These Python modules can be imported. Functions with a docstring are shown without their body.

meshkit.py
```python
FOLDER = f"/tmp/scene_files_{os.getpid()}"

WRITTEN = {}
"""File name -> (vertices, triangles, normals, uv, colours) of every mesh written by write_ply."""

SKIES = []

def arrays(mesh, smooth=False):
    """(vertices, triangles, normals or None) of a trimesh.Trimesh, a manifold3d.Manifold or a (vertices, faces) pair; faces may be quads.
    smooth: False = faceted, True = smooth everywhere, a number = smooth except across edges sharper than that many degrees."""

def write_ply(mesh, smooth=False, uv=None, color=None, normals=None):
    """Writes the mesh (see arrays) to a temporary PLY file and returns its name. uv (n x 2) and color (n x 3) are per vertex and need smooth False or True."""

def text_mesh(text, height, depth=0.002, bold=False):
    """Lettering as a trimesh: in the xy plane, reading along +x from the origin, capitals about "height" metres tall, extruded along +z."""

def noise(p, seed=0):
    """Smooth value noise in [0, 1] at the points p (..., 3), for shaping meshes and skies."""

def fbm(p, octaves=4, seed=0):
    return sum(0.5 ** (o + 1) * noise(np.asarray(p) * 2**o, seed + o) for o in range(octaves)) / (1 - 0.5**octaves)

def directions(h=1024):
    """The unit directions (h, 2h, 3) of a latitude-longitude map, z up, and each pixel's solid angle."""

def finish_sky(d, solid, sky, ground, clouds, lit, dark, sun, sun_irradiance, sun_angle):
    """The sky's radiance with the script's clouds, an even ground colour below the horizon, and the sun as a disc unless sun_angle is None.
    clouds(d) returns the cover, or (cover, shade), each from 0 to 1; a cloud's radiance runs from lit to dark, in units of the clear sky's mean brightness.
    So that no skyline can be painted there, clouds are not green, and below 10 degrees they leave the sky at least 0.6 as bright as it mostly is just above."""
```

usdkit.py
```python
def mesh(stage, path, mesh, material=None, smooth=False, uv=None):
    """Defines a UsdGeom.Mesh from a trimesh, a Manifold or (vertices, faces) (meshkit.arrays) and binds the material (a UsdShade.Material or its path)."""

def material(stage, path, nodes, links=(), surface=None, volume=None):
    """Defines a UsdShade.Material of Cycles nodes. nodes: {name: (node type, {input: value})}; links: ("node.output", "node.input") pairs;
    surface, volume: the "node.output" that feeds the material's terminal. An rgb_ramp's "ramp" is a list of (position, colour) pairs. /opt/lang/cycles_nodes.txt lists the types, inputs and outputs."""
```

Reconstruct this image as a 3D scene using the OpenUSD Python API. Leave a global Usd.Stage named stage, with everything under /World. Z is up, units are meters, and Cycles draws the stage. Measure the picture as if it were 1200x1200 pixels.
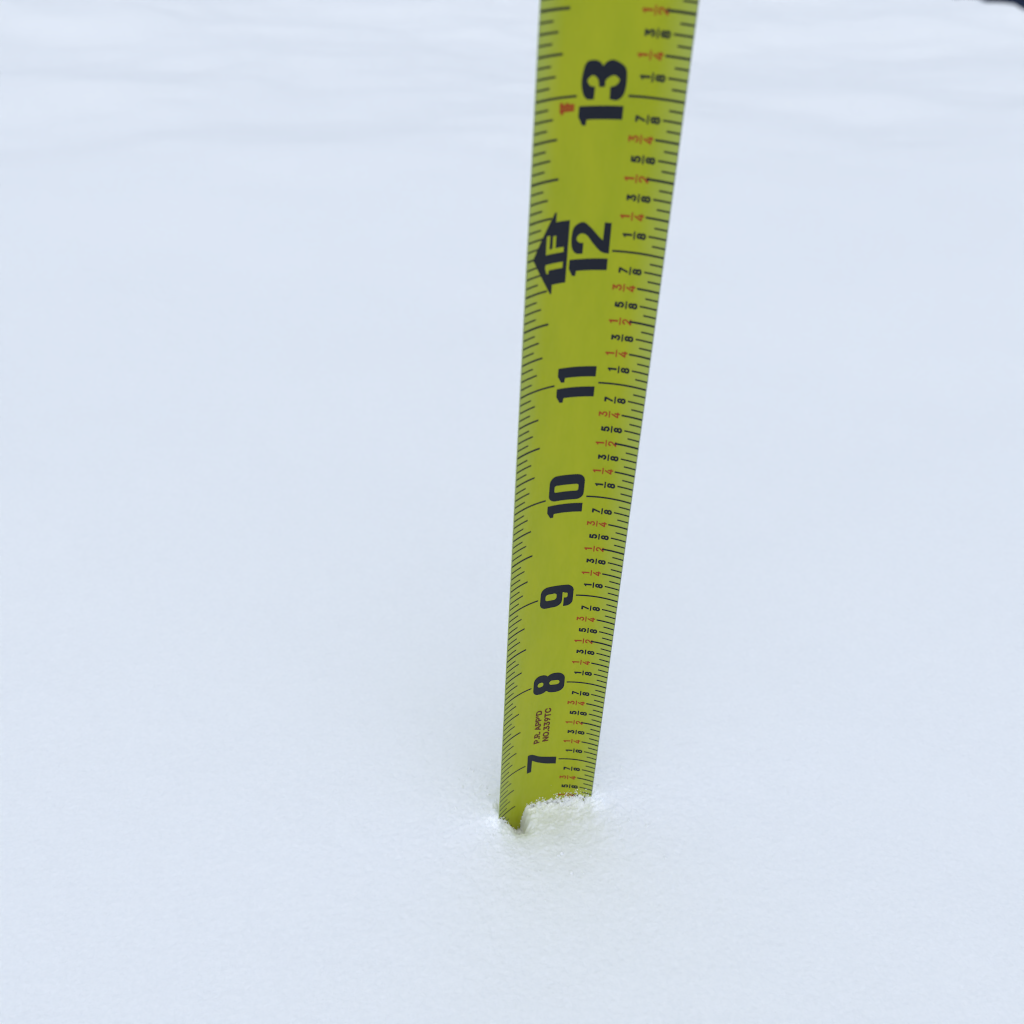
import math
import numpy as np, trimesh, shapely, usdkit, meshkit
from shapely import affinity
from shapely.geometry import Polygon, box
from shapely.ops import unary_union
from pxr import Usd, UsdGeom, UsdLux, UsdShade, Gf, Sdf

stage = Usd.Stage.CreateInMemory()
UsdGeom.SetStageUpAxis(stage, "Z")
UsdGeom.SetStageMetersPerUnit(stage, 1.0)
UsdGeom.Xform.Define(stage, "/World")
MM = 0.001

# ------------------------------------------------------------------ camera, sky, sun, exposure
EXPOSURE = 0.10
SUN_ELEVATION, SUN_DIRECTION = math.radians(66), (-0.35, -0.8)      # direction towards the hazy sun, on the ground
SUN_INTENSITY, SUN_ANGLE, SKY_STRENGTH = 0.22, 90.0, 0.11
FOCAL_MM, PIXEL_FOCAL = 4.2, 1290.55 / 1200.0

eye = (-0.055996, -0.167723, 0.212198)
right, up, fwd = (0.97299133, -0.22621809, 0.04597016), (0.09662697, 0.57997833, 0.80888093), (0.2096452, 0.78259217, -0.58617266)
cam = UsdGeom.Camera.Define(stage, "/World/camera")
cam.AddTransformOp().Set(Gf.Matrix4d(*right, 0, *up, 0, *[-c for c in fwd], 0, *eye, 1))
cam.CreateFocalLengthAttr(FOCAL_MM)
cam.CreateHorizontalApertureAttr(FOCAL_MM / PIXEL_FOCAL)
cam.CreateVerticalApertureAttr(FOCAL_MM / PIXEL_FOCAL)
cam.CreateFStopAttr(1.95)
cam.CreateFocusDistanceAttr(0.238)
cam.CreateClippingRangeAttr((0.02, 5000.0))
cam.CreateExposureAttr(EXPOSURE)

rotation = math.atan2(*SUN_DIRECTION)
overcast = usdkit.material(stage, "/World/Looks/overcast_sky", {
    "sky": ("sky_texture", {"sky_type": "single_scattering", "sun_disc": False, "sun_elevation": SUN_ELEVATION, "sun_rotation": rotation, "aerosol_density": 2.0}),
    "where": ("texture_coordinate", {}),
    "cloud": ("noise_texture", {"scale": 2.2, "detail": 5.0, "roughness": 0.55}),
    "cloud_tone": ("rgb_ramp", {"ramp": [(0.25, (3.78, 4.35, 5.15)), (0.75, (5.02, 5.59, 6.4))]}),
    "cover": ("mix", {"fac": 0.72}),
    "bg": ("background_shader", {"strength": SKY_STRENGTH}),
}, [("where.generated", "cloud.vector"), ("cloud.fac", "cloud_tone.fac"), ("sky.color", "cover.color1"), ("cloud_tone.color", "cover.color2"),
    ("cover.color", "bg.color")], surface="bg.background")
sky = UsdLux.DomeLight.Define(stage, "/World/sky")
UsdShade.MaterialBindingAPI.Apply(sky.GetPrim()).Bind(overcast)
sky.GetPrim().SetCustomDataByKey("kind", "structure")

sun = UsdLux.DistantLight.Define(stage, "/World/sun")
sun.CreateIntensityAttr(SUN_INTENSITY)
sun.CreateAngleAttr(SUN_ANGLE)
sun.CreateNormalizeAttr(True)
sun.CreateColorAttr(Gf.Vec3f(1.0, 0.97, 0.93))
h = np.array(SUN_DIRECTION) / np.hypot(*SUN_DIRECTION)
to_sun = Gf.Vec3d(h[0] * math.cos(SUN_ELEVATION), h[1] * math.cos(SUN_ELEVATION), math.sin(SUN_ELEVATION))
sun.AddOrientOp().Set(Gf.Quatf(Gf.Rotation(Gf.Vec3d(0, 0, 1), to_sun).GetQuat()))

# ------------------------------------------------------------------ materials
def snow_material(name, depth):
    tint = lambda *c: tuple(min(0.985, k + (0.0 if depth else 0.05)) for k in c)
    return usdkit.material(stage, f"/World/Looks/{name}", {
        "geo": ("geometry", {}),
        "grain": ("noise_texture", {"scale": 1100.0, "detail": 3.0, "roughness": 0.65}),
        "flake": ("voronoi_texture", {"scale": 700.0, "feature": "f1"}),
        "soft": ("noise_texture", {"scale": 160.0, "detail": 3.0, "roughness": 0.6}),
        "b1": ("bump", {"strength": 0.35, "distance": 0.0011}),
        "b2": ("bump", {"strength": 0.25, "distance": 0.0006}),
        "b3": ("bump", {"strength": 0.2, "distance": 0.0005}),
        "tone": ("rgb_ramp", {"ramp": [(0.3, tint(0.885, 0.905, 0.925)), (0.7, tint(0.925, 0.94, 0.955))]}),
        "p": ("principled_bsdf", {"roughness": 0.75, "specular_ior_level": 0.25, "subsurface_weight": depth, "subsurface_method": "burley", "subsurface_scale": 0.004,
                                  "subsurface_radius": (0.9, 1.0, 1.1)}),
    }, [("geo.position", "grain.vector"), ("geo.position", "flake.vector"), ("geo.position", "soft.vector"),
        ("soft.fac", "b1.height"), ("grain.fac", "b2.height"), ("b1.normal", "b2.normal"), ("flake.distance", "b3.height"), ("b2.normal", "b3.normal"),
        ("grain.fac", "tone.fac"), ("tone.color", "p.base_color"), ("b3.normal", "p.normal")], surface="p.BSDF")

SNOW, CRUMB = snow_material("snow", 0.3), snow_material("snow_crumb", 0.0)
ASPHALT = usdkit.material(stage, "/World/Looks/wet_asphalt", {
    "geo": ("geometry", {}), "n": ("noise_texture", {"scale": 90.0, "detail": 4.0}),
    "ramp": ("rgb_ramp", {"ramp": [(0.3, (0.005, 0.012, 0.036)), (0.7, (0.010, 0.020, 0.052))]}),
    "b": ("bump", {"strength": 0.6, "distance": 0.004}),
    "p": ("principled_bsdf", {"roughness": 0.85, "specular_ior_level": 0.08}),
}, [("geo.position", "n.vector"), ("n.fac", "ramp.fac"), ("ramp.color", "p.base_color"), ("n.fac", "b.height"), ("b.normal", "p.normal")], surface="p.BSDF")
YELLOW = usdkit.material(stage, "/World/Looks/yellow_lacquer", {
    "geo": ("geometry", {}), "stretch": ("mapping", {"scale": (1.0, 1.0, 0.35)}), "n": ("noise_texture", {"scale": 130.0, "detail": 5.0, "roughness": 0.6}), "smudge": ("map_range", {"from_min": 0.3, "from_max": 0.7, "to_min": 0.20, "to_max": 0.42}), "fine": ("noise_texture", {"scale": 900.0, "detail": 2.0}),
    "edge_pale": ("attribute", {"attribute": "lacquer_edge_pale"}), "thin": ("mix", {"color2": (0.40, 0.47, 0.085)}),  # blends a paler yellow-green in towards both edges of the blade
    "ramp": ("rgb_ramp", {"ramp": [(0.3, (0.352, 0.400, 0.006)), (0.7, (0.418, 0.442, 0.009))]}),
    "b": ("bump", {"strength": 0.04, "distance": 0.0004}),
    "p": ("principled_bsdf", {"roughness": 0.30, "specular_ior_level": 0.24}),
}, [("geo.position", "stretch.vector"), ("stretch.vector", "n.vector"), ("n.fac", "smudge.value"), ("smudge.result", "p.roughness"), ("geo.position", "fine.vector"), ("n.fac", "ramp.fac"), ("ramp.color", "thin.color1"), ("edge_pale.fac", "thin.fac"), ("thin.color", "p.base_color"), ("fine.fac", "b.height"), ("b.normal", "p.normal")], surface="p.BSDF")

def ink(name, color):
    return usdkit.material(stage, f"/World/Looks/{name}", {"p": ("principled_bsdf", {"base_color": color, "roughness": 0.4, "specular_ior_level": 0.22})}, surface="p.BSDF")

BLACK, RED, BROWN = ink("black_ink", (0.007, 0.009, 0.017)), ink("red_ink", (0.36, 0.052, 0.006)), ink("dark_red_ink", (0.12, 0.03, 0.010))

STEEL = usdkit.material(stage, "/World/Looks/bare_steel", {"p": ("principled_bsdf", {"base_color": (0.30, 0.32, 0.31), "metallic": 0.6, "roughness": 0.5})}, surface="p.BSDF")

# ------------------------------------------------------------------ helpers
names = {}
def numbered(parent, name):
    k = names.get((parent, name), 0)
    names[(parent, name)] = k + 1
    return f"{parent}/{name}" + (f"_{k:03d}" if k else "")

def put(parent, name, mesh, mat, smooth=False, **data):
    m = usdkit.mesh(stage, numbered(parent, name), mesh, mat, smooth=smooth)
    for k, v in data.items():
        m.GetPrim().SetCustomDataByKey(k, v)
    return m

# ------------------------------------------------------------------ the tape's shape: an arc across, 25.4 mm wide, a slight twist along
INCH, SNOW_AT = 25.4, 6.5                     # the snow's level reads about six and a half inches; z = 0 is the snow
RADIUS, K2, TWIST = 18.24, -0.0317, 0.0230

def blade_point(s, u, lift=0.0):
    """s: millimetres across (right is +), u: millimetres along from the tape's zero; lift: millimetres towards the reader. World metres."""
    s, u = np.asarray(s, float), np.asarray(u, float)
    t = np.linspace(0, 1, 25)
    ss = s[..., None] * t
    phi = ss / RADIUS * (1 + K2 * (ss / 12.7) ** 2 / 3)
    x = np.trapezoid(np.cos(phi), ss, axis=-1)
    y = np.trapezoid(np.sin(phi), ss, axis=-1)
    end = phi[..., -1]
    x, y = x - lift * np.sin(end), y + lift * np.cos(end)
    a = TWIST * (u / INCH - 10)
    return np.stack([x * np.cos(a) - y * np.sin(a), -(x * np.sin(a) + y * np.cos(a)), u - SNOW_AT * INCH], -1) * MM

def blade_mesh(u0, u1):
    s = np.linspace(-12.7, 12.7, 61)
    u = np.linspace(u0, u1, 240)
    S, U = np.meshgrid(s, u)
    front, back = blade_point(S, U, 0.0), blade_point(S, U, -0.16)
    n, m = len(s), len(u)
    idx = np.arange(n * m).reshape(m, n)
    f = []
    a, b, c, d = idx[:-1, :-1], idx[:-1, 1:], idx[1:, 1:], idx[1:, :-1]
    f.append(np.stack([a, b, c, d], -1).reshape(-1, 4))
    o = n * m
    f.append(np.stack([a + o, d + o, c + o, b + o], -1).reshape(-1, 4))
    rim = np.concatenate([idx[0, :-1], idx[:-1, -1], idx[-1, :0:-1], idx[:0:-1, 0]])
    nxt = np.roll(rim, -1)
    f.append(np.stack([rim, rim + o, nxt + o, nxt], -1))
    return np.vstack([front.reshape(-1, 3), back.reshape(-1, 3)]), np.vstack(f)

def flat(shape):
    """Triangles of a shapely shape, with edges no longer than 0.6 mm so that they can follow the blade's curve."""
    V, F, n = [], [], 0
    for g in getattr(shape, "geoms", [shape]):
        if g.is_empty or g.area < 1e-4:
            continue
        v, f = trimesh.creation.triangulate_polygon(g, engine="manifold")
        v, f = trimesh.remesh.subdivide_to_size(np.column_stack([v, np.zeros(len(v))]), f, 0.7, max_iter=12)[:2]
        V.append(v[:, :2]); F.append(f + n); n += len(v)
    return np.vstack(V), np.vstack(F)

def printed(shape, inch, lift=0.03):
    """A shape in reading coordinates (x along the tape from the inch line, y across, up = left edge) printed on the blade."""
    v, f = flat(shape)
    p = blade_point(-v[:, 1], inch * INCH + v[:, 0], lift)
    t = trimesh.Trimesh(p, f, process=False)
    mid = t.triangles_center.mean(0)
    towards = blade_point(0.0, inch * INCH, 30.0) - blade_point(0.0, inch * INCH, 0.0)
    flip = t.face_normals @ towards < 0
    f = np.where(flip[:, None], f[:, ::-1], f)
    return p, f

# ------------------------------------------------------------------ lettering
def rr(x0, y0, x1, y1, r):
    r = min(r, (x1 - x0) / 2 - 1e-3, (y1 - y0) / 2 - 1e-3)
    return box(x0 + r, y0 + r, x1 - r, y1 - r).buffer(r, quad_segs=8)

def rounded(p, r=0.12):
    return p.buffer(-r).buffer(2 * r).buffer(-r)

def smooth_poly(pts):
    """A closed outline; points given as (x, y) are rounded, (x, y, 1) stay corners."""
    out, n = [], len(pts)
    for i in range(n):
        p0, p1, p2, p3 = (pts[(i + k) % n] for k in (-1, 0, 1, 2))
        a, b = np.array(p1[:2]), np.array(p2[:2])
        m0 = np.zeros(2) if len(p1) > 2 else (b - np.array(p0[:2])) / 2
        m1 = np.zeros(2) if len(p2) > 2 else (np.array(p3[:2]) - a) / 2
        if len(p1) > 2: m0 = (b - a) * 0.9
        if len(p2) > 2: m1 = (b - a) * 0.9
        for t in np.linspace(0, 1, 7)[:-1]:
            out.append((2*t**3 - 3*t**2 + 1) * a + (t**3 - 2*t**2 + t) * m0 + (-2*t**3 + 3*t**2) * b + (t**3 - t**2) * m1)
    return Polygon(out).buffer(0)

ONE = rounded(Polygon([(0, 4.1), (0, -3.12), (-2.1, -3.12), (-2.1, 2.62), (-3.0, 2.72), (-2.95, 3.35), (-1.6, 4.1)]), 0.06)
ZERO = rr(-0.65, -3.13, 5.28, 4.02, 1.55) - rr(1.4, -1.98, 3.0, 2.9, 0.4)
EIGHT = rounded(unary_union([rr(-2.88, -3.22, 3.1, 1.15, 1.9), rr(-2.74, 0.55, 3.05, 4.1, 1.6)]), 0.2) - rr(-0.52, 1.66, 0.84, 3.06, 0.6) - rr(-0.5, -2.07, 0.84, 0.26, 0.62)
NINE = unary_union([rr(-2.84, -0.84, 2.95, 4.1, 1.6), rr(-2.84, -3.14, 2.95, 1.5, 1.55) - box(-3, -1.2, 1.0, 1.6), box(1.2, -2.0, 2.95, 2.4)])
NINE = rounded(NINE - rr(-0.82, 0.42, 0.92, 2.92, 0.6) - rr(-0.52, -1.96, 0.8, -0.86, 0.35) - box(-3.2, -1.2, 0.4, -0.84), 0.05)
SIX = affinity.rotate(NINE, 180, origin=(0.05, 0.48))
SEVEN = rounded(smooth_poly([(-2.87, 4.12, 1), (3.32, 4.2, 1), (3.2, 3.1), (1.85, 1.1), (1.15, -0.9), (0.8, -3.12, 1), (-1.6, -3.15, 1), (-1.15, -0.7), (-0.1, 1.45), (1.1, 2.95, 1), (-2.87, 2.95, 1)]), 0.06)
THREE = smooth_poly([(2.4, 3.99), (4.75, 3.5), (5.22, 2.3), (4.95, 1.2), (4.35, 0.66, 1), (5.02, 0.0), (5.2, -1.1), (4.2, -2.85), (2.3, -3.22), (0.3, -3.0), (-0.72, -2.1), (-0.62, -0.8, 1), (1.25, -0.75, 1),
                     (1.5, -1.6), (2.31, -2.12), (2.98, -1.2), (2.3, 0.0), (1.24, 0.08, 1), (1.2, 1.02, 1), (2.41, 1.33), (2.97, 2.2), (2.3, 3.0), (1.45, 2.5), (1.28, 1.68, 1), (-0.62, 1.7, 1), (-0.55, 2.9), (0.5, 3.68)])
TWO = smooth_poly([(2.5, 3.58), (4.3, 3.25), (5.07, 1.75), (4.1, 0.3), (2.6, -1.1), (1.8, -1.98, 1), (4.92, -2.0, 1), (4.85, -3.16, 1), (-0.56, -3.2, 1), (-0.2, -1.8), (1.3, -0.3), (2.71, 0.85), (3.08, 1.95), (2.34, 2.66), (1.6, 2.2), (1.42, 1.36, 1), (-0.52, 1.35, 1), (-0.34, 2.6), (0.7, 3.36)])
FOUR = rounded(Polygon([(0.8, 4.1), (3.6, 4.1), (3.6, -0.4), (5.2, -0.4), (5.2, -1.7), (3.6, -1.7), (3.6, -3.15), (1.6, -3.15), (1.6, -1.7), (-0.7, -1.7), (-0.7, -0.3)]) - Polygon([(1.6, 2.3), (1.6, -0.4), (0.5, -0.4)]), 0.08)
FIVE = rounded(unary_union([box(-0.5, 2.9, 5.0, 4.1), box(-0.5, 0.2, 1.3, 4.1), rr(-0.7, -3.15, 5.2, 1.7, 1.6) - rr(1.4, -2.0, 3.1, 0.6, 0.4) - box(-1, -0.9, 1.4, 0.2)]), 0.08)
shift = affinity.translate
def tens(unit, x=-1.58):
    return unary_union([shift(ONE, x), unit])

NUMBERS = {7: SEVEN, 8: EIGHT, 9: NINE, 10: tens(ZERO), 11: unary_union([shift(ONE, -0.8), shift(ONE, 3.38)]), 12: tens(TWO, -1.42), 13: tens(THREE, -1.58), 14: tens(FOUR), 15: tens(FIVE),
           16: tens(shift(SIX, 2.3)), 17: tens(shift(SEVEN, 2.2))}
NUMBERS[12] = unary_union([affinity.scale(shift(ONE, -1.42), 1, 6.75 / 7.22, origin=(0, -3.15)), TWO])

def letters(text, x0, y0, x1, y1, bold=False):
    """Lettering fitted to the box: outlines of the font's glyphs as one shape."""
    m = meshkit.text_mesh(text, 1.0, 0.01, bold)
    low = m.vertices[:, 2].min()
    tri = m.triangles[np.abs(m.triangles[:, :, 2] - low).max(1) < 1e-6]
    g = unary_union([Polygon(t[:, :2]).buffer(1e-4) for t in tri])
    a, b, c, d = g.bounds
    return shapely.simplify(affinity.affine_transform(g, [(x1 - x0) / (c - a), 0, 0, (y1 - y0) / (d - b), x0 - a * (x1 - x0) / (c - a), y0 - b * (y1 - y0) / (d - b)]), 0.015)

WIDTH = {"1": 0.56, "2": 1.08, "3": 1.12, "4": 1.22, "5": 1.12, "7": 1.02, "8": 1.16}
def fraction(over, under, top, bold, bar):
    def digit(t, y1, hgt):
        if t == "1":
            w = 0.42 if bold else 0.36
            return Polygon([(w * 0.55, y1), (w * 0.55, y1 - hgt), (-w * 0.45, y1 - hgt), (-w * 0.45, y1 - 0.52), (-0.44, y1 - 0.56), (-0.44, y1 - 0.30), (-0.16, y1 - 0.2), (-0.08, y1)])
        w = WIDTH[t]
        dx = -0.08 if t == "1" else 0.0
        fat = 0.07 if bold else 0.06
        return letters(t, dx - w / 2 + fat, y1 - hgt + fat, dx + w / 2 - fat, y1 - fat, bold).buffer(fat)
    return unary_union([digit(over, top, 1.62), box(-0.72, top - 1.98 - bar, 0.72, top - 1.98 + bar), digit(under, top - 2.34, 1.62)])

FRACTIONS = {}
for k, (o, d) in enumerate([("1", "8"), ("1", "4"), ("3", "8"), ("1", "2"), ("5", "8"), ("3", "4"), ("7", "8")], 1):
    red = k % 2 == 0
    FRACTIONS[k] = (fraction(o, d, -4.42 if red else -5.15, not red, 0.12 if red else 0.14), red, f"{o}/{d}")

# ------------------------------------------------------------------ the tape
tape = UsdGeom.Xform.Define(stage, "/World/tape_measure")
TP = "/World/tape_measure"
tape.GetPrim().SetCustomDataByKey("label", "lime yellow steel tape measure blade standing upright in the snow")
tape.GetPrim().SetCustomDataByKey("category", "tape measure")
TOP = 17.6
blade_vertices, blade_faces = blade_mesh(0.0, TOP * INCH)
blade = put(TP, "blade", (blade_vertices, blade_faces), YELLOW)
across = np.tile(np.abs(np.linspace(-12.7, 12.7, 61)), 240)                 # the lacquer colour turns paler towards both edges
edge_pale = np.clip((across - 7.5) / 5.0, 0, 1) ** 1.3
UsdGeom.PrimvarsAPI(blade.GetPrim()).CreatePrimvar("lacquer_edge_pale", Sdf.ValueTypeNames.FloatArray, "vertex").Set([float(w) for w in np.concatenate([edge_pale, edge_pale])])
for side in (-1, 1):
    put(TP, "steel_edge", printed(box(5.5 * INCH, side * 12.60 if side > 0 else -12.72, TOP * INCH, 12.72 if side > 0 else -12.60), 0, 0.02), STEEL, label=f"thin bare grey {'left' if side > 0 else 'right'} edge of the blade")
marks = {-1: [], 1: []}
LEFT = {1: 9.78, 2: 8.72, 4: 7.66, 8: 6.88, 16: 4.64}
RIGHT = {1: 10.32, 2: 9.52, 4: 8.66, 8: 8.0, 16: 3.72}
for q in range(int(5.75 * 16), int(TOP * 16)):
    step = 16
    while q % step: step //= 2
    half = {1: 0.15, 2: 0.16, 4: 0.18, 8: 0.20, 16: 0.18}[step]
    x = q / 16 * INCH
    marks[-1].append(printed(box(x - half, LEFT[step], x + half, 12.62), 0))
    if not (q == 10 * 16 and False):
        marks[1].append(printed(box(x - half, -12.62, x + half, -RIGHT[step]), 0))
for side in (-1, 1):
    V, F, n = [], [], 0
    for v, f in marks[side]:
        V.append(v); F.append(f + n); n += len(v)
    put(TP, "graduation_scale", (np.vstack(V), np.vstack(F)), BLACK, label=f"black ruler ticks along the {'left' if side < 0 else 'right'} edge of the blade")
for inch, shape in NUMBERS.items():
    put(TP, "inch_number", printed(shape, inch, 0.035), BLACK, label=f"bold black inch number {inch}")
for inch in range(6, 17):
    for k, (shape, red, text) in FRACTIONS.items():
        if inch + k / 8 > 6.3 and inch + k / 8 < TOP - 0.1:
            put(TP, "fraction", printed(shape, inch + k / 8 - 0.006), RED if red else BLACK, label=f"small {'red' if red else 'black'} fraction {text}")
# the foot arrow at twelve inches with 1F cut out of it
arrow = unary_union([box(-5.4, 4.1, 5.6, 6.9), Polygon([(-7.1, 6.72), (-7.0, 7.02), (0.0, 11.24), (7.2, 7.05), (7.25, 6.72), (5.6, 6.72), (5.5, 6.9), (-5.4, 6.9), (-5.5, 6.72)])])
cut = unary_union([Polygon([(-1.55, 4.86), (-1.55, 8.3), (-2.15, 8.4), (-3.25, 7.98), (-3.25, 7.62), (-2.65, 7.6), (-2.65, 4.86)]),
                   box(-0.05, 4.9, 1.08, 8.4), box(-0.05, 7.72, 3.45, 8.42), box(-0.05, 6.5, 3.25, 7.12)])
put(TP, "foot_arrow", printed(arrow - cut, 12, 0.032), BLACK, label="black house shaped arrow reading 1F")
FOOT_MARK = unary_union([box(-2.2, 4.95, -1.78, 7.5), Polygon([(-2.2, 7.3), (-2.62, 7.25), (-2.55, 6.85), (-2.2, 6.8)]), box(-1.62, 4.95, -1.2, 7.5), box(-1.62, 7.0, -0.85, 7.5), box(-1.62, 6.0, -0.95, 6.45)]).buffer(0.05)
for inch in range(13, 17):
    put(TP, "foot_mark", printed(FOOT_MARK, inch), RED, label=f"small red 1F beside number {inch}")
put(TP, "approval_text", printed(unary_union([letters("P.R. APP'D", 6.65, 1.42, 17.3, 2.86, True), letters("NO.339TC", 6.72, -0.76, 17.55, 0.68, True)]).buffer(0.055), 7), BROWN, label="two lines of small dark red print, P.R. APP'D NO.339TC")

# ------------------------------------------------------------------ the snow
def axis(lo, hi, fine_lo, fine_hi, step, rate, extra=None):
    def out(limit, start):
        xs, d = [], start
        while d < limit:
            r = rate if d < 1500 else 0.10
            st = max(step, r * (d - start) + step)
            if extra and extra[0] < d < extra[1]: st = min(st, extra[2])
            d += st
            xs.append(d)
        return np.array(xs)
    mid = np.arange(fine_lo, fine_hi + 1e-9, step)
    return np.concatenate([-out(-lo, -fine_lo)[::-1], mid, out(hi, fine_hi)])

def fb(x, y, scale, octaves, seed):
    return meshkit.fbm(np.stack([x / scale, y / scale, np.full_like(x, 0.37)], -1), octaves, seed) - 0.5

def smooth01(t):
    t = np.clip(t, 0, 1)
    return t * t * (3 - 2 * t)

def contact(s):
    """How far above the snow's level the snow reaches on the blade, s millimetres from its middle: the blade's left part stands in a small pit."""
    s = np.asarray(s, float)
    rim = np.interp(s, [-16, -4, 2, 6, 9, 13, 17], [0.2, -2.2, -3.0, -2.5, -1.1, 0.3, 0.2])
    pit = 8.0 * np.exp(-np.abs((s + 6.0) / np.where(s < -6.0, 3.3, 1.65)) ** np.where(s < -6.0, 2.0, 2.3))
    bank = 0.9 * np.exp(-((s + 13.6) / 1.5) ** 2)
    return rim, pit, bank

def snow_height(x, y):
    """Millimetres in, millimetres out."""
    r = np.hypot(x, y)
    z = 1.6 * fb(x, y, 38, 3, 11) * smooth01(r / 40) + 13.0 * fb(x, y, 170, 3, 12) * smooth01((r - 20) / 200)
    far = smooth01((y - 250) / 450)
    z += far * (72 * fb(x * 0.4, y, 150, 4, 13) + 17 * fb(x * 0.75, y, 62, 3, 14) * smooth01((y - 450) / 400))
    # round the blade
    tilt = TWIST * (SNOW_AT - 10)
    bx, by = x * math.cos(-tilt) - (-y) * math.sin(-tilt), x * math.sin(-tilt) + (-y) * math.cos(-tilt)     # across, towards the reader
    s = np.clip(RADIUS * np.arcsin(np.clip(bx / RADIUS, -0.75, 0.75)), -16, 17)
    arc = RADIUS - np.sqrt(np.maximum(RADIUS ** 2 - np.clip(bx, -11.7, 11.7) ** 2, 0))
    d = by - arc                                           # in front of the blade (+) or behind (-)
    wide = np.maximum(np.abs(bx) - 11.7, 0)
    near = np.hypot(d, wide)
    wob = 3.0 * fb(x, y, 2.6, 3, 41)
    wob = wob + 1.5 * fb(x, y, 1.0, 2, 42)
    rim, pit, bank = contact(s + wob)
    front = np.maximum(d, 0)
    fall = np.where(d > -1.0, np.exp(-(near / 12.0) ** 1.6), np.exp(-(near / 5.0) ** 1.6))
    z += rim * fall - pit * np.exp(-((front + wob * 0.8) / 5.6) ** 2) * np.exp(-(wide / 3.0) ** 2) * np.exp(-(np.minimum(d, 0) / 3.0) ** 2)
    z += bank * np.exp(-(np.maximum(np.abs(bx + 12.6) - 0.6, 0) / 4.0) ** 2) * np.exp(-((d - 0.5) / 4.5) ** 2)
    grain = meshkit.noise(np.stack([x / 0.75, y / 0.75, x * 0], -1), 21) - 0.5 + 0.6 * (meshkit.noise(np.stack([x / 0.4, y / 0.4, x * 0], -1), 24) - 0.5)
    z += 1.3 * np.exp(-(near / 3.0) ** 2) * grain + 0.3 * np.exp(-(near / 16) ** 2) * grain
    z += 1.4 * np.exp(-(near / 7) ** 2) * fb(x, y, 2.4, 2, 22)
    z += 0.35 * np.exp(-(near / 60) ** 2) * fb(x, y, 1.6, 2, 23)
    z += 2.2 * 0.3 * np.exp(-((x - 14.2) ** 2 + (y - 2.5) ** 2) / 5.0)                                             # crumb against the right edge
    # the cleared drive: a broken lip of snow about 0.9 m off, then asphalt, then snow again
    lip = np.interp(x, [-3000, 100, 380, 480, 640, 676, 692, 716, 740, 900, 3000], [1060, 1015, 985, 985, 985, 950, 872, 848, 868, 890, 960]) + 12 * fb(x, x * 0, 45, 3, 31)
    lip += 10 * fb(x, y, 35, 3, 32)
    z += 13 * np.exp(-((y - lip + 40) / 55) ** 2) * (0.35 + 1.6 * fb(x, y, 40, 3, 33))
    z += 8 * fb(x, y, 26, 3, 35) * smooth01((y - lip + 150) / 90)
    down = smooth01((y - lip) / 70) * (1 - smooth01((y - 4600 - 90 * fb(x, x * 0, 400, 3, 34)) / 260))
    return z * (1 - down) - 190 * down

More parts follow.
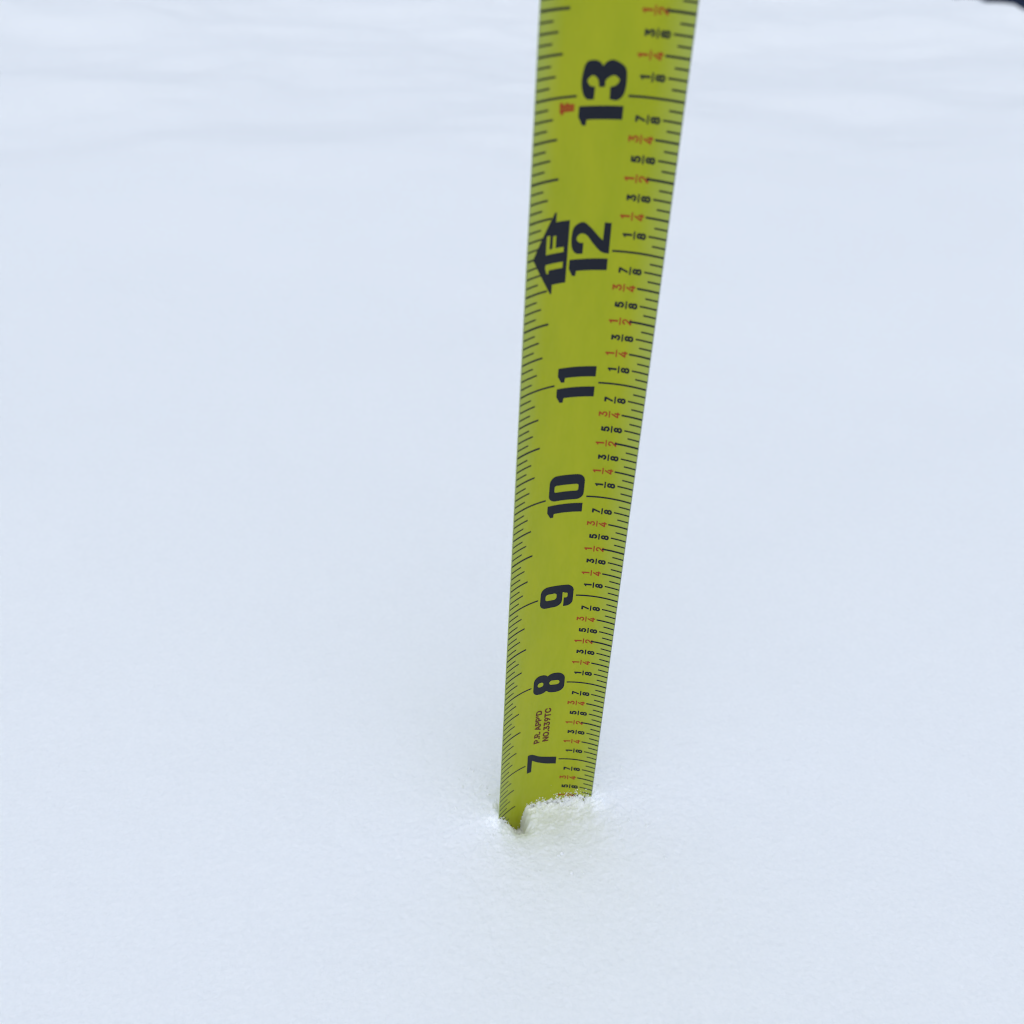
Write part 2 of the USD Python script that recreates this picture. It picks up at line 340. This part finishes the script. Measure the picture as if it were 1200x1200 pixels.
xs = axis(-600000, 600000, -19, 20, 0.17, 0.0135)
ys = axis(-600000, 600000, -17, 8, 0.17, 0.0135, (760, 1000, 4.5))
X, Y = np.meshgrid(xs, ys)
Z = snow_height(X.ravel(), Y.ravel()).reshape(X.shape)
idx = np.arange(X.size).reshape(X.shape)
quads = np.stack([idx[:-1, :-1], idx[:-1, 1:], idx[1:, 1:], idx[1:, :-1]], -1).reshape(-1, 4)
put("/World", "snow", (np.stack([X, Y, Z], -1).reshape(-1, 3) * MM, quads), SNOW, smooth=True, kind="structure")

# asphalt of the cleared drive, under the snow's level
ax, ay = np.linspace(-40, 40, 41), np.linspace(0.75, 5.2, 12)
AX, AY = np.meshgrid(ax, ay)
idx = np.arange(AX.size).reshape(AX.shape)
quads = np.stack([idx[:-1, :-1], idx[:-1, 1:], idx[1:, 1:], idx[1:, :-1]], -1).reshape(-1, 4)
put("/World", "driveway", (np.stack([AX, AY, np.full_like(AX, -0.165)], -1).reshape(-1, 3), quads), ASPHALT, kind="structure")

# loose crumbs of snow clinging where the blade goes in
rng = np.random.default_rng(5)
V, F, n = [], [], 0
ball = trimesh.creation.icosphere(1)
for i in range(1050):
    dust = i >= 170                                              # crumbs at the foot, then finer frost a little higher up
    s = rng.uniform(-12.6, 12.6) if not dust or rng.random() < 0.35 else rng.normal(6.5, 3.6)
    if abs(s) > 12.6: continue
    c = float(sum(k * t for k, t in zip((1, -1, 1), contact(s))))
    right_side = s > -3.5
    rise = abs(rng.normal(0, 0.6 if right_side else 0.4)) * (1.5 if 2 < s < 11 else 0.8)
    if dust: rise = rng.exponential(0.5 if right_side else 0.4) * (1.5 if 2 < s < 12 else 1.0)
    size = float(np.clip(rng.lognormal(-2.5 if dust else -1.75, 0.45), 0.045, 0.16 if dust else 0.42))
    p = blade_point(s, SNOW_AT * INCH + c + rise - (0.2 if dust else 0.6), size * 0.4)
    v = ball.vertices * size * rng.uniform(0.7, 1.25, 3) * (1 + 0.6 * (meshkit.noise(ball.vertices * 1.6 + i * 7.3, i)[:, None] - 0.5))
    V.append(v * MM + p); F.append(ball.faces + n); n += len(v)
for i in range(170):                                              # crumbs thrown out on the snow round it
    a, q = rng.uniform(0, 2 * math.pi), 9 + abs(rng.normal(0, 10))
    x, y = q * 1.25 * math.cos(a), q * math.sin(a) - 3
    size = float(np.clip(rng.lognormal(-1.9, 0.5), 0.06, 0.4))
    z = float(snow_height(np.array([x]), np.array([y]))[0])
    v = ball.vertices * size * rng.uniform(0.7, 1.25, 3) * (1 + 0.6 * (meshkit.noise(ball.vertices * 1.6 + i * 3.1, i)[:, None] - 0.5))
    V.append((v + [x, y, z + 0.1 * size]) * MM); F.append(ball.faces + n); n += len(v)
put("/World", "snow_crumbs", (np.vstack(V), np.vstack(F)), CRUMB, smooth=True, kind="stuff", label="tiny white snow crumbs clinging to the foot of the yellow blade", category="snow")
